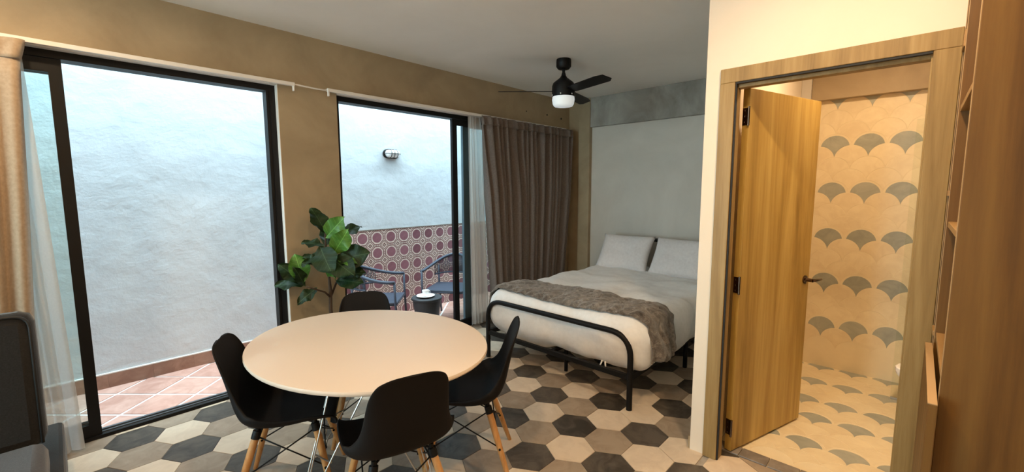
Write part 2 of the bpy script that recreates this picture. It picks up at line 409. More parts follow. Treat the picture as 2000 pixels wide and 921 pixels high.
fr = MB().box(1.667, 4.30, 3.59, 3.70, 2.265, 2.315).box(1.667, 1.70, 3.59, 3.70, .012, 2.265).box(4.26, 4.30, 3.59, 3.70, .012, 2.265)
fr.build('window_frame', M['black_metal'], w2)
MB().box(1.667, 4.30, 3.585, 3.605, 0, .022).build('window_track', M['black_metal'], w2)
MB().box(1.667, 4.30, 3.605, 3.72, 0, .012).box(1.70, 4.26, 3.635, 3.64, .012, .022).box(1.70, 4.26, 3.675, 3.68, .012, .022).build('track_rails', M['track'], w2)
leaf_frame(w2, 2.915, 4.24, 3.615, .022, 2.262, .062, .06)
leaf_frame(w2, 3.10, 4.255, 3.665, .022, 2.262, .10, .06, mat='slate_metal')
box('head_strip', M['white_paint'], (1.667, 4.30, 3.541, 3.60, 2.307, 2.3155), w2)

# ------------------------------------------------------------------ door to the bathroom
d1 = struct(empty('door_1', (XD, .35, 0)))
def dpart(name, mat, b, parent=None, bevel=0):
    o = box(name, mat, b, parent or d1, bevel)
    o.matrix_parent_inverse = Matrix.Translation((-XD, -.35, 0)); return o
dpart('casing', M['oak'], (2.452, 2.470, .730, .803, 0, 2.075), bevel=.003)
dpart('casing', M['oak'], (2.452, 2.470, -.083, -.002, 0, 2.075), bevel=.003)
dpart('casing_head', M['oak'], (2.452, 2.470, -.083, .803, 2.075, 2.148), bevel=.003)
dpart('jamb', M['oak'], (2.458, 2.60, .752, .790, 0, 2.12), bevel=.002)
dpart('jamb', M['oak'], (2.458, 2.60, -.07, -.03, 0, 2.12), bevel=.002)
dpart('jamb_head', M['oak'], (2.462, 2.60, -.03, .752, 2.083, 2.12), bevel=.002)
dpart('door_stop', M['oak'], (2.475, 2.53, .722, .752, 0, 2.062), bevel=.002)
dpart('door_stop', M['oak'], (2.475, 2.53, -.03, .004, 0, 2.062), bevel=.002)
dpart('door_stop', M['oak'], (2.480, 2.53, .004, .722, 2.048, 2.066), bevel=.002)
dpart('shadow_gap_strip', M['rubber'], (2.456, 2.474, .0, .728, 2.066, 2.078))  # black strip stands in for the shade under the head casing
dpart('shadow_gap_strip', M['rubber'], (2.460, 2.474, .722, .731, 0, 2.07))  # same painted shade line down the hinge jamb
leaf = MB().box(0, .742, 0, .038, .012, 2.062).build('door_leaf', M['leaf_oak'], d1, bevel=.002)
LA = math.atan2(-.215, .716)
leaf.matrix_parent_inverse = Matrix.Translation((-XD, -.35, 0)); leaf.location = (2.582, .690, 0); leaf.rotation_euler = (0, 0, LA)
for z in (1.915, .994, .155):
    h = MB().box(-.004, 0, .002, .034, z-.045, z+.045)
    h.tube([(-.008, -.002, z-.05), (-.008, -.002, z+.05)], .0065, 10)
    for dz in (-.03, 0, .03): h.lathe([(.004, z+dz-.004), (.004, z+dz+.004)], -.006, .02, 8)
    h.build('hinge', M['bronze'], leaf)
hd = MB().lathe([(.026, 0), (.026, .008), (.012, .012), (.011, .045), (.012, .05)], n=20)
hd.xform(Matrix.Translation((.690, -.0, .955)) @ Matrix.Rotation(PI/2, 4, 'X'))
hd.tube([(.690, -.045, .955), (.705, -.052, .955), (.76, -.052, .953), (.80, -.046, .951)], [.011, .010, .008, .007], 10)
hd.lathe([(.010, .92), (.010, .99)], .742+.0, .019, 8)
hd.build('door_handle', M['bronze'], leaf, True, 40)
hb = MB().lathe([(.026, 0), (.026, .008), (.012, .012), (.011, .045), (.012, .05)], n=20)
hb.xform(Matrix.Translation((.690, .038, .955)) @ Matrix.Rotation(-PI/2, 4, 'X'))
hb.tube([(.690, .083, .955), (.705, .088, .955), (.79, .088, .953)], [.011, .010, .008], 10)
hb.build('door_handle', M['bronze'], leaf, True, 40)

# ------------------------------------------------------------------ bathroom
struct(box('wall_bathroom_far', M['bath_grout'], (4.466, 4.60, -.9, .78, -.1, CEIL)))
struct(box('wall_bathroom_right', M['white'], (2.58, 4.60, -1.0, -.9, -.1, CEIL)))
struct(box('trim_3', M['concrete'], (4.40, 4.466, -.9, .71, 2.25, CEIL), bevel=.004))
struct(box('trim_4', M['headwall'], (4.37, 4.466, .71, .78, 2.25, CEIL), bevel=.004))
bfl = struct(box('floor_bathroom', M['bath_grout'], (2.585, 4.47, -.9, .78, -.1, -.003)))
st = struct(empty('trim_5', (2.64, .35, 0)))
for k in range(6):
    y0 = -.07 + k*.1437
    o = box('threshold_stone', M['stone'], (2.588, 2.682, y0+.0015, y0+.1422, -.01, .006), st, bevel=.003); o.matrix_parent_inverse = Matrix.Translation((-2.64, -.35, 0))
FW, FP, FRr = .218, .0955, .109
def fan_poly(R1=.1075, R2=.1115):
    # top arc of the own circle down to where the neighbours of the row below cover it
    qx, qy = FW/2, -FP
    best = None
    for k in range(2000):
        a = PI/2 - k*PI/2000
        x, y = R1*math.cos(a), R1*math.sin(a)
        if math.hypot(x-qx, y-qy) <= R2: best = a; break
    pts = []
    for k in range(13):
        a = best + (PI-2*best)*k/12; pts.append((R1*math.cos(a), R1*math.sin(a)))
    tip = -FP + math.sqrt(R2*R2-(FW/2)**2)
    aL = math.atan2(pts[-1][1]-qy, pts[-1][0]+qx); bL = math.atan2(tip-qy, qx)
    left = [(-qx+R2*math.cos(aL+(bL-aL)*k/8), qy+R2*math.sin(aL+(bL-aL)*k/8)) for k in range(1, 9)]
    right = [(-x, y) for x, y in left[:-1]][::-1]
    return pts + left + right
FANS = dict(cream=fan_poly(), grey=fan_poly(.0965, .1105))
FAN = FANS['cream']
def fanmesh(k):
    FAN = FANS[k]; mb = MB(); n = len(FAN); L = []
    for z, s in ((-.004, 1), (.0002, 1), (.0008, .988)):
        L += [(x*s, y*s + (0 if s == 1 else .0004), z) for x, y in FAN]
    c = len(L); L.append((0, .02, .0008))
    fs = []
    for i in range(n):
        j = (i+1) % n; fs += [(i, j, n+j, n+i), (n+i, n+j, 2*n+j, 2*n+i), (2*n+i, 2*n+j, c)]
    mb.add(L, fs); return mb.mesh('fan_tile_'+k, M['fan_'+k])
fanm = {k: fanmesh(k) for k in ('cream', 'grey')}
wbf = bpy.data.objects['wall_bathroom_far']
# wall: fan centre = tip + FP - small ; columns at y = .316 + k*FW (grey rows), grey rows every four rows
tipoff = -FAN[20][1]
for r in range(-1, 24):
    z = .266 + tipoff + r*FP
    grey = (r % 4 == 0)
    off = 0 if r % 2 == 0 else FW/2
    for c in range(-5, 4):
        y = .316 + off + c*FW
        if not (-.9+.08 < y < .78-.02): continue
        if z + .1 > 2.42 or z - tipoff < 0.0: continue
        if y < -.25: continue
        o = bpy.data.objects.new('fan_tile', fanm['grey' if grey else 'cream']); link(o, wbf)
        o.matrix_world = Matrix(((0, 0, -1, 4.4655), (1, 0, 0, y), (0, 1, 0, z), (0, 0, 0, 1)))
for r in range(-5, 17):
    x = 2.91 + tipoff + r*FP
    grey = r in (-4, 0, 4, 7, 11, 15)
    off = 0 if r % 2 == 0 else FW/2
    for c in range(-5, 4):
        y = .182 + off + c*FW
        if not (-.2 < y < .78-.03) or x - tipoff < 2.68-.02 or x + .1 > 4.47+.06: continue
        o = bpy.data.objects.new('fan_tile', fanm['grey' if grey else 'cream']); link(o, bfl)
        o.matrix_world = Matrix(((0, 1, 0, x), (-1, 0, 0, y), (0, 0, 1, -.0025), (0, 0, 0, 1)))
sg = empty('shower_screen', (4.10, -.4, 0)); tag(sg, 'clear glass shower screen standing before the scallop tiled wall', 'shower screen')
o = box('glass_panel', M['shower_glass'], (-.004, .004, -.48, .445, .012, 2.0), sg)
o = box('floor_channel', M['chrome'], (-.008, .008, -.48, .445, 0, .013), sg)
def toilet():
    t = empty('toilet', (3.54, -.335, 0)); tag(t, 'white ceramic toilet just visible past the oak door frame', 'toilet')
    def egg(u, v):  # v: height 0..1
        pass
    b = MB(); n = 28; prof = [(.55, .0), (.55, .06), (.50, .16), (.62, .26), (.90, .34), (1, .385), (1, .40)]
    vs = []
    for s, z in prof:
        for k in range(n):
            a = 2*PI*k/n; x = .185*math.cos(a)*s; y = math.sin(a)
            y = (.36 if y > 0 else .20)*y*s + (0 if s > .9 else 0); vs.append((x, y, z))
    fs = [(i*n+k, i*n+(k+1)%n, (i+1)*n+(k+1)%n, (i+1)*n+k) for i in range(len(prof)-1) for k in range(n)]
    fs += [tuple(range(n-1, -1, -1)), tuple(range((len(prof)-1)*n, len(prof)*n))]
    b.add(vs, fs); b.build('bowl', M['ceramic'], t, True, 50)
    l = MB(); l.prism([(.188*math.cos(2*PI*k/n), (.365 if math.sin(2*PI*k/n) > 0 else .205)*math.sin(2*PI*k/n)) for k in range(n)], .402, .43, .006)
    l.build('lid', M['ceramic'], t, True, 40)
    box('tank', M['ceramic'], (-.19, .19, -.52, -.21, .38, .78), t, .02)
    return t
toilet()

# ------------------------------------------------------------------ patio
PY, PZ = 5.05, -.15
PYL = 4.94
wp = struct(MB().box(-3.1, 7.1, PY, PY+.15, PZ-.1, 4.3).box(-3.1, 2.0, PYL, PY, PZ-.1, 4.3).build('wall_patio', M['patio_wall']))
struct(box('wall_patio_left', M['patio_wall'], (-3.2, -3.1, 3.75, PY+.15, PZ-.1, 4.3)))
struct(box('wall_patio_right', M['patio_wall'], (7.1, 7.2, 3.544, PY+.15, PZ-.1, 4.3)))
struct(MB().box(-3.1, 5.1, 3.75, 3.765, 2.33, 4.3).box(1.225, 1.65, 3.75, 3.765, PZ, 2.33).box(-3.1, -1.42, 3.75, 3.765, PZ, 2.33).box(4.32, 5.1, 3.75, 3.765, PZ, 2.33).box(5.1, 7.1, 3.6, 3.765, PZ-.1, 4.3).build('wall_patio_bounce', M['patio_wall']))  # white house-side cladding added to bounce light around the patio
pf = struct(box('floor_patio', M['patio_grout'], (-3.1, 7.1, 3.75, PY, PZ-.1, PZ-.006)))
TS = .33; ta = math.radians(43); A = Vector((math.cos(ta), math.sin(ta)))*TS; B = Vector((-math.sin(ta), math.cos(ta)))*TS
hh = TS/2 - .012; sq = [(-hh, -hh), (hh, -hh), (hh, hh), (-hh, hh)]
rotsq = [(x*math.cos(ta)-y*math.sin(ta), x*math.sin(ta)+y*math.cos(ta)) for x, y in sq]
tmesh = MB().prism(rotsq, -.01, 0, .003).mesh('terracotta_tile', M['terracotta'])
V0 = Vector((.456, 4.49)) + (A+B)/2
for i in range(-25, 30):
    for j in range(-25, 30):
        c = V0 + A*i + B*j
        if not (-1.3 < c.x < 6.9 and 3.55 < c.y < PY+.2): continue
        poly = [(c.x+p[0], c.y+p[1]) for p in rotsq]
        q = clip(clip(poly, 1, 3.755, False) or [], 1, (PYL if c.x < 2.1 else PY)-.002, True) if True else poly
        if len(q) < 3: continue
        if all(abs(a[0]-b[0])+abs(a[1]-b[1]) < 1e-6 for a, b in zip(q, poly)) and len(q) == 4:
            o = bpy.data.objects.new('terracotta_tile', tmesh); link(o, pf); o.location = (c.x, c.y, PZ)
        else:
            o = MB().prism([(p[0]-c.x, p[1]-c.y) for p in q], -.01, 0).build('terracotta_tile', M['terracotta'], pf); o.location = (c.x, c.y, PZ)
sk = MB().box(0, .2992, -.014, 0, 0, .118).mesh('skirting_tile', M['skirting'])
for k in range(13):
    o = bpy.data.objects.new('skirting_tile', sk); link(o, wp); o.location = (-1.9 + k*.30, PYL-.0005, PZ)
box('plaster_lip', M['white_paint'], (-1.9, 2.0, PYL-.013, PYL, PZ+.118, PZ+.131), wp, .003)
CT = .2; ctm = MB().box(-.0985, .0985, -.012, 0, -.0985, .0985).mesh('cement_tile', M['cement'])
x0 = 2.566*1.098
for r in range(6):
    for c in range(-3, 13):
        x = x0 + c*CT
        o = bpy.data.objects.new('cement_tile', ctm); link(o, wp); o.location = (x, PY-.0003, 1.016-.104-r*CT+.002)
        o.rotation_euler = (0, 0, 0)
box('tile_edge', M['stone'], (x0-3.5*CT, x0+12.5*CT, PY-.016, PY, 1.012, 1.024), wp)

# bulkhead lamp on the patio wall
bl = empty('wall_lamp', (3.06, PY, 1.99)); tag(bl, 'oval caged bulkhead lamp on the pale patio wall', 'wall lamp')
def stadium(a, b, n=10):
    r = b; pts = []
    for k in range(n+1): t = -PI/2+PI*k/n; pts.append((a-r+r*math.cos(t), r*math.sin(t)))
    for k in range(n+1): t = PI/2+PI*k/n; pts.append((-a+r+r*math.cos(t), r*math.sin(t)))
    return pts
Rx = Matrix.Rotation(PI/2, 4, 'X')
MB().prism(stadium(.115, .058), 0, .035, .006).xform(Rx).build('lamp_base', M['black_metal'], bl, True, 40)
gm = MB(); L = []; n = 22
for s, z in ((.86, .035), (.86, .06), (.78, .085), (.5, .10), (.05, .105)):
    L += [(x*s, y*s, z) for x, y in stadium(.115, .058)]
gm.add(L, [(i*n+k, i*n+(k+1)%n, (i+1)*n+(k+1)%n, (i+1)*n+k) for i in range(4) for k in range(n)] + [tuple(range(4*n, 5*n))])
gm.xform(Rx).build('lens', M['ceramic'], bl, True)
cg = MB()
for x in (-.045, .0, .045): cg.tube([(x, -.055, .035), (x, -.052, .075), (x, -.03, .10), (x, 0, .112), (x, .03, .10), (x, .052, .075), (x, .055, .035)], .004, 6)
cg.tube([(-.112, 0, .035), (-.105, 0, .07), (-.06, 0, .108), (.06, 0, .108), (.105, 0, .07), (.112, 0, .035)], .004, 6)
cg.xform(Rx).build('cage', M['black_metal'], bl, True)

# ------------------------------------------------------------------ curtain rail
def rail(x0, x1, label, name='curtain_rail'):
    r = empty(name, (x0, 3.48, 2.29)); tag(r, label, 'curtain rail')
    L = x1-x0
    MB().box(0, L, -.014, .014, .012, .038).build('track', M['white_paint'], r, bevel=.003)
    MB().box(0, L, .014, .0635, .030, .036).build('mounting_strip', M['white_paint'], r)
    for x in (.004, L-.012):
        MB().box(x, x+.010, -.012, .012, -.022, .014).build('end_stop', M['white_paint'], r, bevel=.002)
rail(-1.45, 1.312, 'white curtain rail above the wide window by the sofa')
rail(1.56, 4.745, 'white curtain rail above the window beside the bed')
cord = MB().tube([(1.312, 3.478, 2.316), (1.40, 3.482, 2.314), (1.49, 3.484, 2.311), (1.56, 3.482, 2.312)], .006, 8)
tag(cord.build('rail_cord', M['white_paint'], None, True), 'thin white cord bridging the two curtain rails over the pillar', 'cord')

# ------------------------------------------------------------------ curtains
def folds(x0t, x1t, x0b, x1b, y, z0, z1, nf, amp, seed, ns=None, head=.0, ragged=0):
    rnd = random.Random(seed); ph = [rnd.uniform(-.5, .5) for _ in range(nf+2)]; am = [rnd.uniform(.6, 1.15) for _ in range(nf+2)]
    ns = ns or nf*10
    def fn(u, v):
        k = u*nf + .42*math.sin(u*nf*1.31+seed)*min(1, u*8, (1-u)*8); k = min(max(k, 0), nf-1e-4); i = int(min(k, nf-1)); a = am[i]*(1-(k-i)) + am[i+1]*(k-i); p = ph[i]*(1-(k-i)) + ph[i+1]*(k-i)
        z = z0 + (z1-z0)*v; t = 1-v
        e = max(0, min(1, t*3))
        s = math.sin(2*PI*(k + p*.35*e))
        s2 = math.sin(4*PI*k + p*5)*.25
        ampz = amp*(.55 + .55*e)
        x = (x0t + (x1t-x0t)*u)*v + (x0b + (x1b-x0b)*u)*t + .012*p*e + .35*amp*math.cos(2*PI*k)*e*.5
        return (x, y + ampz*a*(s+s2), z)
    return fn, ns
cr = empty('curtain', (3.96, 3.42, .02)); tag(cr, 'grey brown pleated drape hanging between window and bed head', 'curtain')
fn, ns = folds(3.17, 4.775, 3.34, 4.52, 3.405, .03, 2.21, 16, .066, 3)
g = MB().grid(fn, ns, 30).build('drape', M['drape'], cr, True, solid=.004); g.matrix_parent_inverse = Matrix.Translation((-3.96, -3.42, -.02))
fh, nsh = folds(3.165, 4.79, 3.17, 4.775, 3.415, 2.21, 2.305, 16, .034, 3)
def headfn(u, v):
    p = fh(u, v); return (p[0] + .008*math.sin(2*PI*u*30)*v, p[1] - .010*(1-v), p[2])
g = MB().grid(headfn, nsh, 6).build('pleat_heading', M['drape'], cr, True, solid=.006); g.matrix_parent_inverse = Matrix.Translation((-3.96, -3.42, -.02))
sh = empty('curtain', (3.18, 3.50, .02)); tag(sh, 'narrow white sheer curtain gathered beside the grey brown drape', 'curtain')
fn, ns = folds(3.06, 3.24, 3.08, 3.33, 3.515, .03, 2.30, 4, .014, 5)
g = MB().grid(fn, ns*2, 20).build('sheer_panel', M['sheer'], sh, True); g.matrix_parent_inverse = Matrix.Translation((-3.18, -3.50, -.02))
cl_ = empty('curtain', (-.5, 3.43, .02)); tag(cl_, 'beige linen drape gathered behind the charcoal sofa', 'curtain')
fn, ns = folds(-1.1, -.06, -1.05, -.17, 3.425, .02, 2.20, 8, .035, 9)
g = MB().grid(fn, ns, 24).build('drape', M['linen'], cl_, True, solid=.004); g.matrix_parent_inverse = Matrix.Translation((.5, -3.43, -.02))
fh2, nsh2 = folds(-1.12, -.035, -1.1, -.06, 3.42, 2.20, 2.30, 8, .022, 9)
g = MB().grid(fh2, nsh2, 5).build('pleat_heading', M['linen'], cl_, True, solid=.005); g.matrix_parent_inverse = Matrix.Translation((.5, -3.43, -.02))
s2 = empty('curtain', (-.2, 3.5, .02)); tag(s2, 'white sheer curtain falling to the floor beside the charcoal sofa', 'curtain')
fn, ns = folds(-.45, -.055, -.42, .012, 3.495, .015, 2.30, 6, .018, 12)
g = MB().grid(fn, ns*2, 24).build('sheer_panel', M['sheer'], s2, True); g.matrix_parent_inverse = Matrix.Translation((.2, -3.5, -.02))

# ------------------------------------------------------------------ bed
BX, BY0, BY1 = 2.634, 1.363, 2.781
bed = empty('bed', (3.75, 2.07, 0)); tag(bed, 'black tubular metal bed frame with rounded foot rail', 'bed')
Tb = Matrix.Translation((-3.75, -2.07, 0))
def bpart(mb, name, mat, smooth=True, **k):
    o = mb.xform(Tb).build(name, mat, bed, smooth, **k); return o
bpart(MB().tube(arc_pts([(BX, BY0, 0), (BX, BY0, .535), (BX, BY1, .535), (BX, BY1, 0)], .17, 10), .0205, 14), 'foot_rail', M['black_metal'], angle=60)
bpart(MB().tube(arc_pts([(4.885, BY0, 0), (4.885, BY0, .925), (4.885, BY1, .925), (4.885, BY1, 0)], .17, 10), .0205, 14), 'headboard', M['black_metal'], angle=60)
for y in (1.55, 1.78, 2.07, 2.36, 2.6):
    bpart(MB().tube([(4.885, y, .24), (4.885, y, .92)], .008, 8), 'headboard_bar', M['black_metal'])
for y in (BY0, BY1): bpart(MB().box(BX, 4.885, y-.014, y+.014, .215, .255), 'side_rail', M['black_metal'], False)
bpart(MB().box(BX-.012, BX+.016, BY0, BY1, .215, .25), 'end_rail', M['black_metal'], False)
bpart(MB().box(BX, 4.885, 2.055, 2.085, .215, .24), 'centre_rail', M['black_metal'], False)
for x in (2.863, 3.62, 4.35):
    bpart(MB().tube([(x, 2.07, 0), (x, 2.07, .22)], .016, 10), 'leg', M['black_metal'])
for y in (BY0, BY1): bpart(MB().tube([(3.62, y, 0), (3.62, y, .22)], .018, 10), 'leg', M['black_metal'])
for k in range(9):
    x = 2.80 + k*.245; bpart(MB().box(x, x+.03, BY0, BY1, .24, .256), 'slat', M['black_metal'], False)
# duvet: a puffed rounded block with hollows
C0 = Vector((2.80, 1.42, .375)); C1 = Vector((4.72, 2.72, .475)); DR = .135
def box_proj(q, r=DR):
    c = Vector((min(max(q.x, C0.x), C1.x), min(max(q.y, C0.y), C1.y), min(max(q.z, C0.z), C1.z))); n = q-c
    n = n.normalized() if n.length > 1e-6 else Vector((0, 0, 1)); return c, n
def puff(p, n):
    a = noise.noise(p*3.1)*.030 + noise.noise(p*7.3+Vector((5, 1, 2)))*.014 + noise.noise(p*16)*.004
    a += (1-abs(noise.noise(Vector((p.x*2.2, p.y*5.5, p.z*2))+Vector((9, 4, 7)))))*.012
    return a
def duvet_pt(q, off=0, smoothf=1):
    c, n = box_proj(q)
    base = c + n*DR
    q2 = base + n*(puff(base, n)*smoothf + off)
    if q2.z < .40: q2.z -= .030*(.40-q2.z)/.14*(noise.noise(Vector((q2.x*3, q2.y*3, 7))) + .2)
    return q2
dm = MB(); N = dict(x=84, y=60, z=14)
def face(o_, du, dv, nu, nv):
    dm.grid(lambda u, v: duvet_pt(o_ + du*u + dv*v), nu, nv)
lo = C0 - Vector((DR*2, DR*2, DR*.95)); hi = C1 + Vector((DR*2, DR*2, DR*2)); sz = hi-lo
face(Vector((lo.x, lo.y, hi.z)), Vector((sz.x, 0, 0)), Vector((0, sz.y, 0)), N['x'], N['y'])
face(Vector((lo.x, lo.y, lo.z)), Vector((sz.x, 0, 0)), Vector((0, sz.y, 0)), N['x'], N['y'])
face(Vector((lo.x, lo.y, lo.z)), Vector((sz.x, 0, 0)), Vector((0, 0, sz.z)), N['x'], N['z'])
face(Vector((lo.x, hi.y, lo.z)), Vector((sz.x, 0, 0)), Vector((0, 0, sz.z)), N['x'], N['z'])
face(Vector((lo.x, lo.y, lo.z)), Vector((0, sz.y, 0)), Vector((0, 0, sz.z)), N['y'], N['z'])
face(Vector((hi.x, lo.y, lo.z)), Vector((0, sz.y, 0)), Vector((0, 0, sz.z)), N['y'], N['z'])
dv = dm.build('duvet', M['duvet'], None, True)
bm = bmesh.new(); bm.from_mesh(dv.data); bmesh.ops.remove_doubles(bm, verts=bm.verts, dist=.0008); bmesh.ops.recalc_face_normals(bm, faces=bm.faces); bm.to_mesh(dv.data); bm.free()
for p in dv.data.polygons: p.use_smooth = True
tag(dv, 'puffy white duvet spread over the bed', 'duvet')
for k, (y, dy) in enumerate([(1.60, .012), (1.575, -.01)]):
    MB().tube([(2.66, y, .285), (2.655, y+dy*.5, .262), (2.652, y+dy, .245)], .006, 6).build('tie', M['duvet'], dv, True)
# throw
def throw_path(p):
    pts = [(2.90, .40), (2.92, .52), (2.86, .66), (2.70, .68), (1.42, .68), (1.28, .64), (1.22, .50), (1.225, .36)]
    Ls = [math.hypot(pts[i+1][0]-pts[i][0], pts[i+1][1]-pts[i][1]) for i in range(len(pts)-1)]
    d = p*sum(Ls)
    for i, l in enumerate(Ls):
        if d <= l or i == len(Ls)-1:
            t = min(1, d/l); return pts[i][0]+(pts[i+1][0]-pts[i][0])*t, pts[i][1]+(pts[i+1][1]-pts[i][1])*t
        d -= l
def throw_fn(u, v):
    y, z = throw_path(u)
    e = max(0, (u-.78)/.22)
    x0 = 2.70 + .015*math.sin(u*9) + .03*noise.noise(Vector((u*6, 0, 3))) - .02*e
    x1 = 3.17 - .02*math.sin(u*7+1) + .03*noise.noise(Vector((u*7, 5, 3))) - .10*e*e
    x = x0 + (x1-x0)*v
    q = Vector((x, y, z)); b = duvet_pt(q, 0)
    c, n = box_proj(q); edge = min(v, 1-v, u*3, (1-u)*3)
    k = .016 + .022*min(1, edge*7) + .014*noise.noise(b*8) + .010*noise.noise(b*22) + .005*math.sin((b.x*1.2+b.y)*70)
    p = b + n*max(.016, k)
    if u > .86:   # hangs free below the turn of the mattress edge
        t = (u-.86)/.14; p = Vector((p.x, min(p.y, 1.285) - .03*t + .018*math.sin(v*22)*t, p.z*(1-t) + (.335+.02*math.sin(v*8))*t))
    return p
tag(MB().grid(throw_fn, 150, 44).build('throw_blanket', M['fur'], None, True, solid=.012), 'grey brown faux fur throw laid across the foot of the bed', 'throw')
# pillows
def pillow(cy, rz, label, w=.65, h=.47, seed=1):
    def mk(sgn):
        def fn(u, v):
            a = u*2-1; b = v*2-1
            pinch = 1 - .07*(1-a*a)*abs(b)**3; pinch2 = 1 - .08*(1-b*b)*abs(a)**3
            th = .085*max(0, (1-a**4)*(1-b**4))**.5
            th += .012*noise.noise(Vector((a*2.2+seed*7, b*2.2, sgn)))*max(0, (1-a**4)*(1-b**4))
            return (sgn*th, a*w/2*pinch2, b*h/2*pinch)
        return fn
    m = MB().grid(mk(1), 26, 20).grid(mk(-1), 26, 20)
    o = m.build('pillow', M['pillow'], None, True)
    bm = bmesh.new(); bm.from_mesh(o.data); bmesh.ops.remove_doubles(bm, verts=bm.verts, dist=.0006); bmesh.ops.recalc_face_normals(bm, faces=bm.faces); bm.to_mesh(o.data); bm.free()
    for p in o.data.polygons: p.use_smooth = True
    o.rotation_euler = (0, math.radians(32), rz); o.location = (4.56, cy, .785); tag(o, label, 'pillow', 'pillows against the bed head')
    pip = MB().tube([(0, math.copysign(1, math.cos(t))*0 + 0, 0) for t in (0, 1)], .001, 4) if False else None
    return o
pillow(2.475, .04, 'pale pillow standing at the drape side of the bed', seed=1)
pillow(1.81, -.03, 'pale pillow standing at the bathroom wall side of the bed', seed=4)

# ------------------------------------------------------------------ dining table
TC = (1.078, 2.053); TA, TBx = .667, .543
tb = empty('dining_table', (TC[0], TC[1], 0), math.radians(-80.8)); tag(tb, 'oval white topped dining table on chrome wire base', 'table')
top = []; n = 72
tp = MB(); L = []
for s, z in ((.965, .716), (.992, .720), (1, .727), (1, .734), (.996, .740)):
    L += [(TA*s*math.cos(2*PI*k/n), TBx*s*math.sin(2*PI*k/n), z) for k in range(n)]
tp.add(L, [tuple(range(n-1, -1, -1)), tuple(range(4*n, 5*n))] + [(i*n+k, i*n+(k+1)%n, (i+1)*n+(k+1)%n, (i+1)*n+k) for i in range(4) for k in range(n)])
tp.build('table_top', M['tabletop'], tb, True, 35)
MB().lathe([(.20, .702), (.20, .716)], n=32).build('mounting_plate', M['black_metal'], tb)
for fa in (0, 90, 180, 270):
    a = math.radians(fa+3); rf = .43
    foot = Vector((rf*math.cos(a), rf*math.sin(a), .012)); tg = Vector((-math.sin(a), math.cos(a), 0)); rd = Vector((math.cos(a), math.sin(a), 0))
    g = MB()
    for k, (rt, tt) in enumerate([(.06, -.16), (.20, 0), (.06, .16)]):
        g.tube([foot + tg*.018*(k-1), foot*.985 + tg*.02*(k-1) + Vector((0, 0, .03)), rd*rt + tg*tt + Vector((0, 0, .704))], .0036, 7)
    g.tube([rd*.30 + tg*.066 + Vector((0, 0, .25)), rd*.30 - tg*.066 + Vector((0, 0, .25))], .004, 6)
    lg = g.build('wire_leg', M['chrome'], tb, True, 50)
    MB().lathe([(.017, 0), (.017, .010), (.011, .018)], foot.x, foot.y, 14).build('foot_pad', M['rubber'], lg)

# ------------------------------------------------------------------ shell chairs
def make_chair():
    t = empty('dining_chair')
    # centre line: forward d (+y local), height z, half width, side lift
    K = [(.207,.403,.150,.006), (.226,.418,.190,.018), (.207,.432,.210,.032), (.12,.427,.226,.048), (.02,.415,.233,.062), (-.06,.412,.237,.078), (-.128,.424,.238,.088),
         (-.180,.460,.228,.082), (-.208,.515,.203,.062), (-.224,.580,.181,.042), (-.240,.655,.170,.030), (-.258,.730,.160,.020), (-.272,.780,.143,.011), (-.280,.804,.118,.006), (-.284,.816,.080,.003), (-.286,.820,.030,.001)]
    m = len(K)-1
    def cr(p0, p1, p2, p3, x):
        return tuple(.5*(2*b + (c-a)*x + (2*a-5*b+4*c-d)*x*x + (-a+3*b-3*c+d)*x**3) for a, b, c, d in zip(p0, p1, p2, p3))
    def at(s):
        k = s*m; i = min(int(k), m-1); return cr(K[max(i-1, 0)], K[i], K[i+1], K[min(i+2, m)], k-i)
    def fn(u, v):
        d, z, w, dep = at(u); e = .002; a, b = at(max(0, u-e)), at(min(1, u+e))
        tx, tz = b[0]-a[0], b[1]-a[1]; l = math.hypot(tx, tz) or 1; nx, nz = tz/l, -tx/l     # inner side of the shell
        if nx*1 + nz*1 < 0 and False: nx, nz = -nx, -nz
        q = v*2-1; lift = dep*abs(q)**2.6
        return (w*math.sin(q*PI/2*.93)/math.sin(PI/2*.93), d + nx*lift, z + nz*lift)
    MB().grid(fn, 52, 26).build('shell', M['shell'], t, True, solid=.008)
    legs = {}
    for sx in (-1, 1):
        for sy, d0, d1 in ((1, .135, .225), (-1, -.115, -.235)):
            a = Vector((sx*.125, d0, .395)); b = Vector((sx*.215, d1, 0)); legs[(sx, sy)] = (a, b)
            pts = [a + (b-a)*k/5 for k in range(6)]
            lg = MB().tube(pts, [.0165, .0175, .017, .0155, .0135, .0115], 12).build('leg', M['beech'], t, True, 60)
            q = a + (b-a)*.09
            MB().tube([a + Vector((0, 0, .022)), a - (b-a)*.01, a, q], [.010, .012, .0198, .0198], 12).build('bracket', M['black_metal'], t, True, 60)
    def on(k, f): a, b = legs[k]; return a + (b-a)*f
    for p, q in (((-1, 1), (-1, -1)), ((1, 1), (1, -1)), ((-1, 1), (1, 1)), ((-1, -1), (1, -1))):
        g = MB(); g.tube([on(p, .06), on(q, .52)], .0038, 6); g.tube([on(q, .06), on(p, .52)], .0038, 6)
        for kk in (p, q): c = on(kk, .52); g.tube([c - Vector((.02, 0, 0)), c + Vector((.02, 0, 0))], .006, 6)
        g.build('wire_brace', M['black_metal'], t, True)
    g = MB(); mid = Vector((0, .01, .405))
    for k in legs: g.tube([on(k, .0), mid], .006, 6)
    g.build('seat_mount', M['black_metal'], t)
    return t
chair = make_chair()
def place(o, c, d, label):
    o.location = (c[0], c[1], 0); o.rotation_euler = (0, 0, math.atan2(d[1], d[0]) - PI/2)
    tag(o, label, 'chair', 'shell chairs around the dining table')
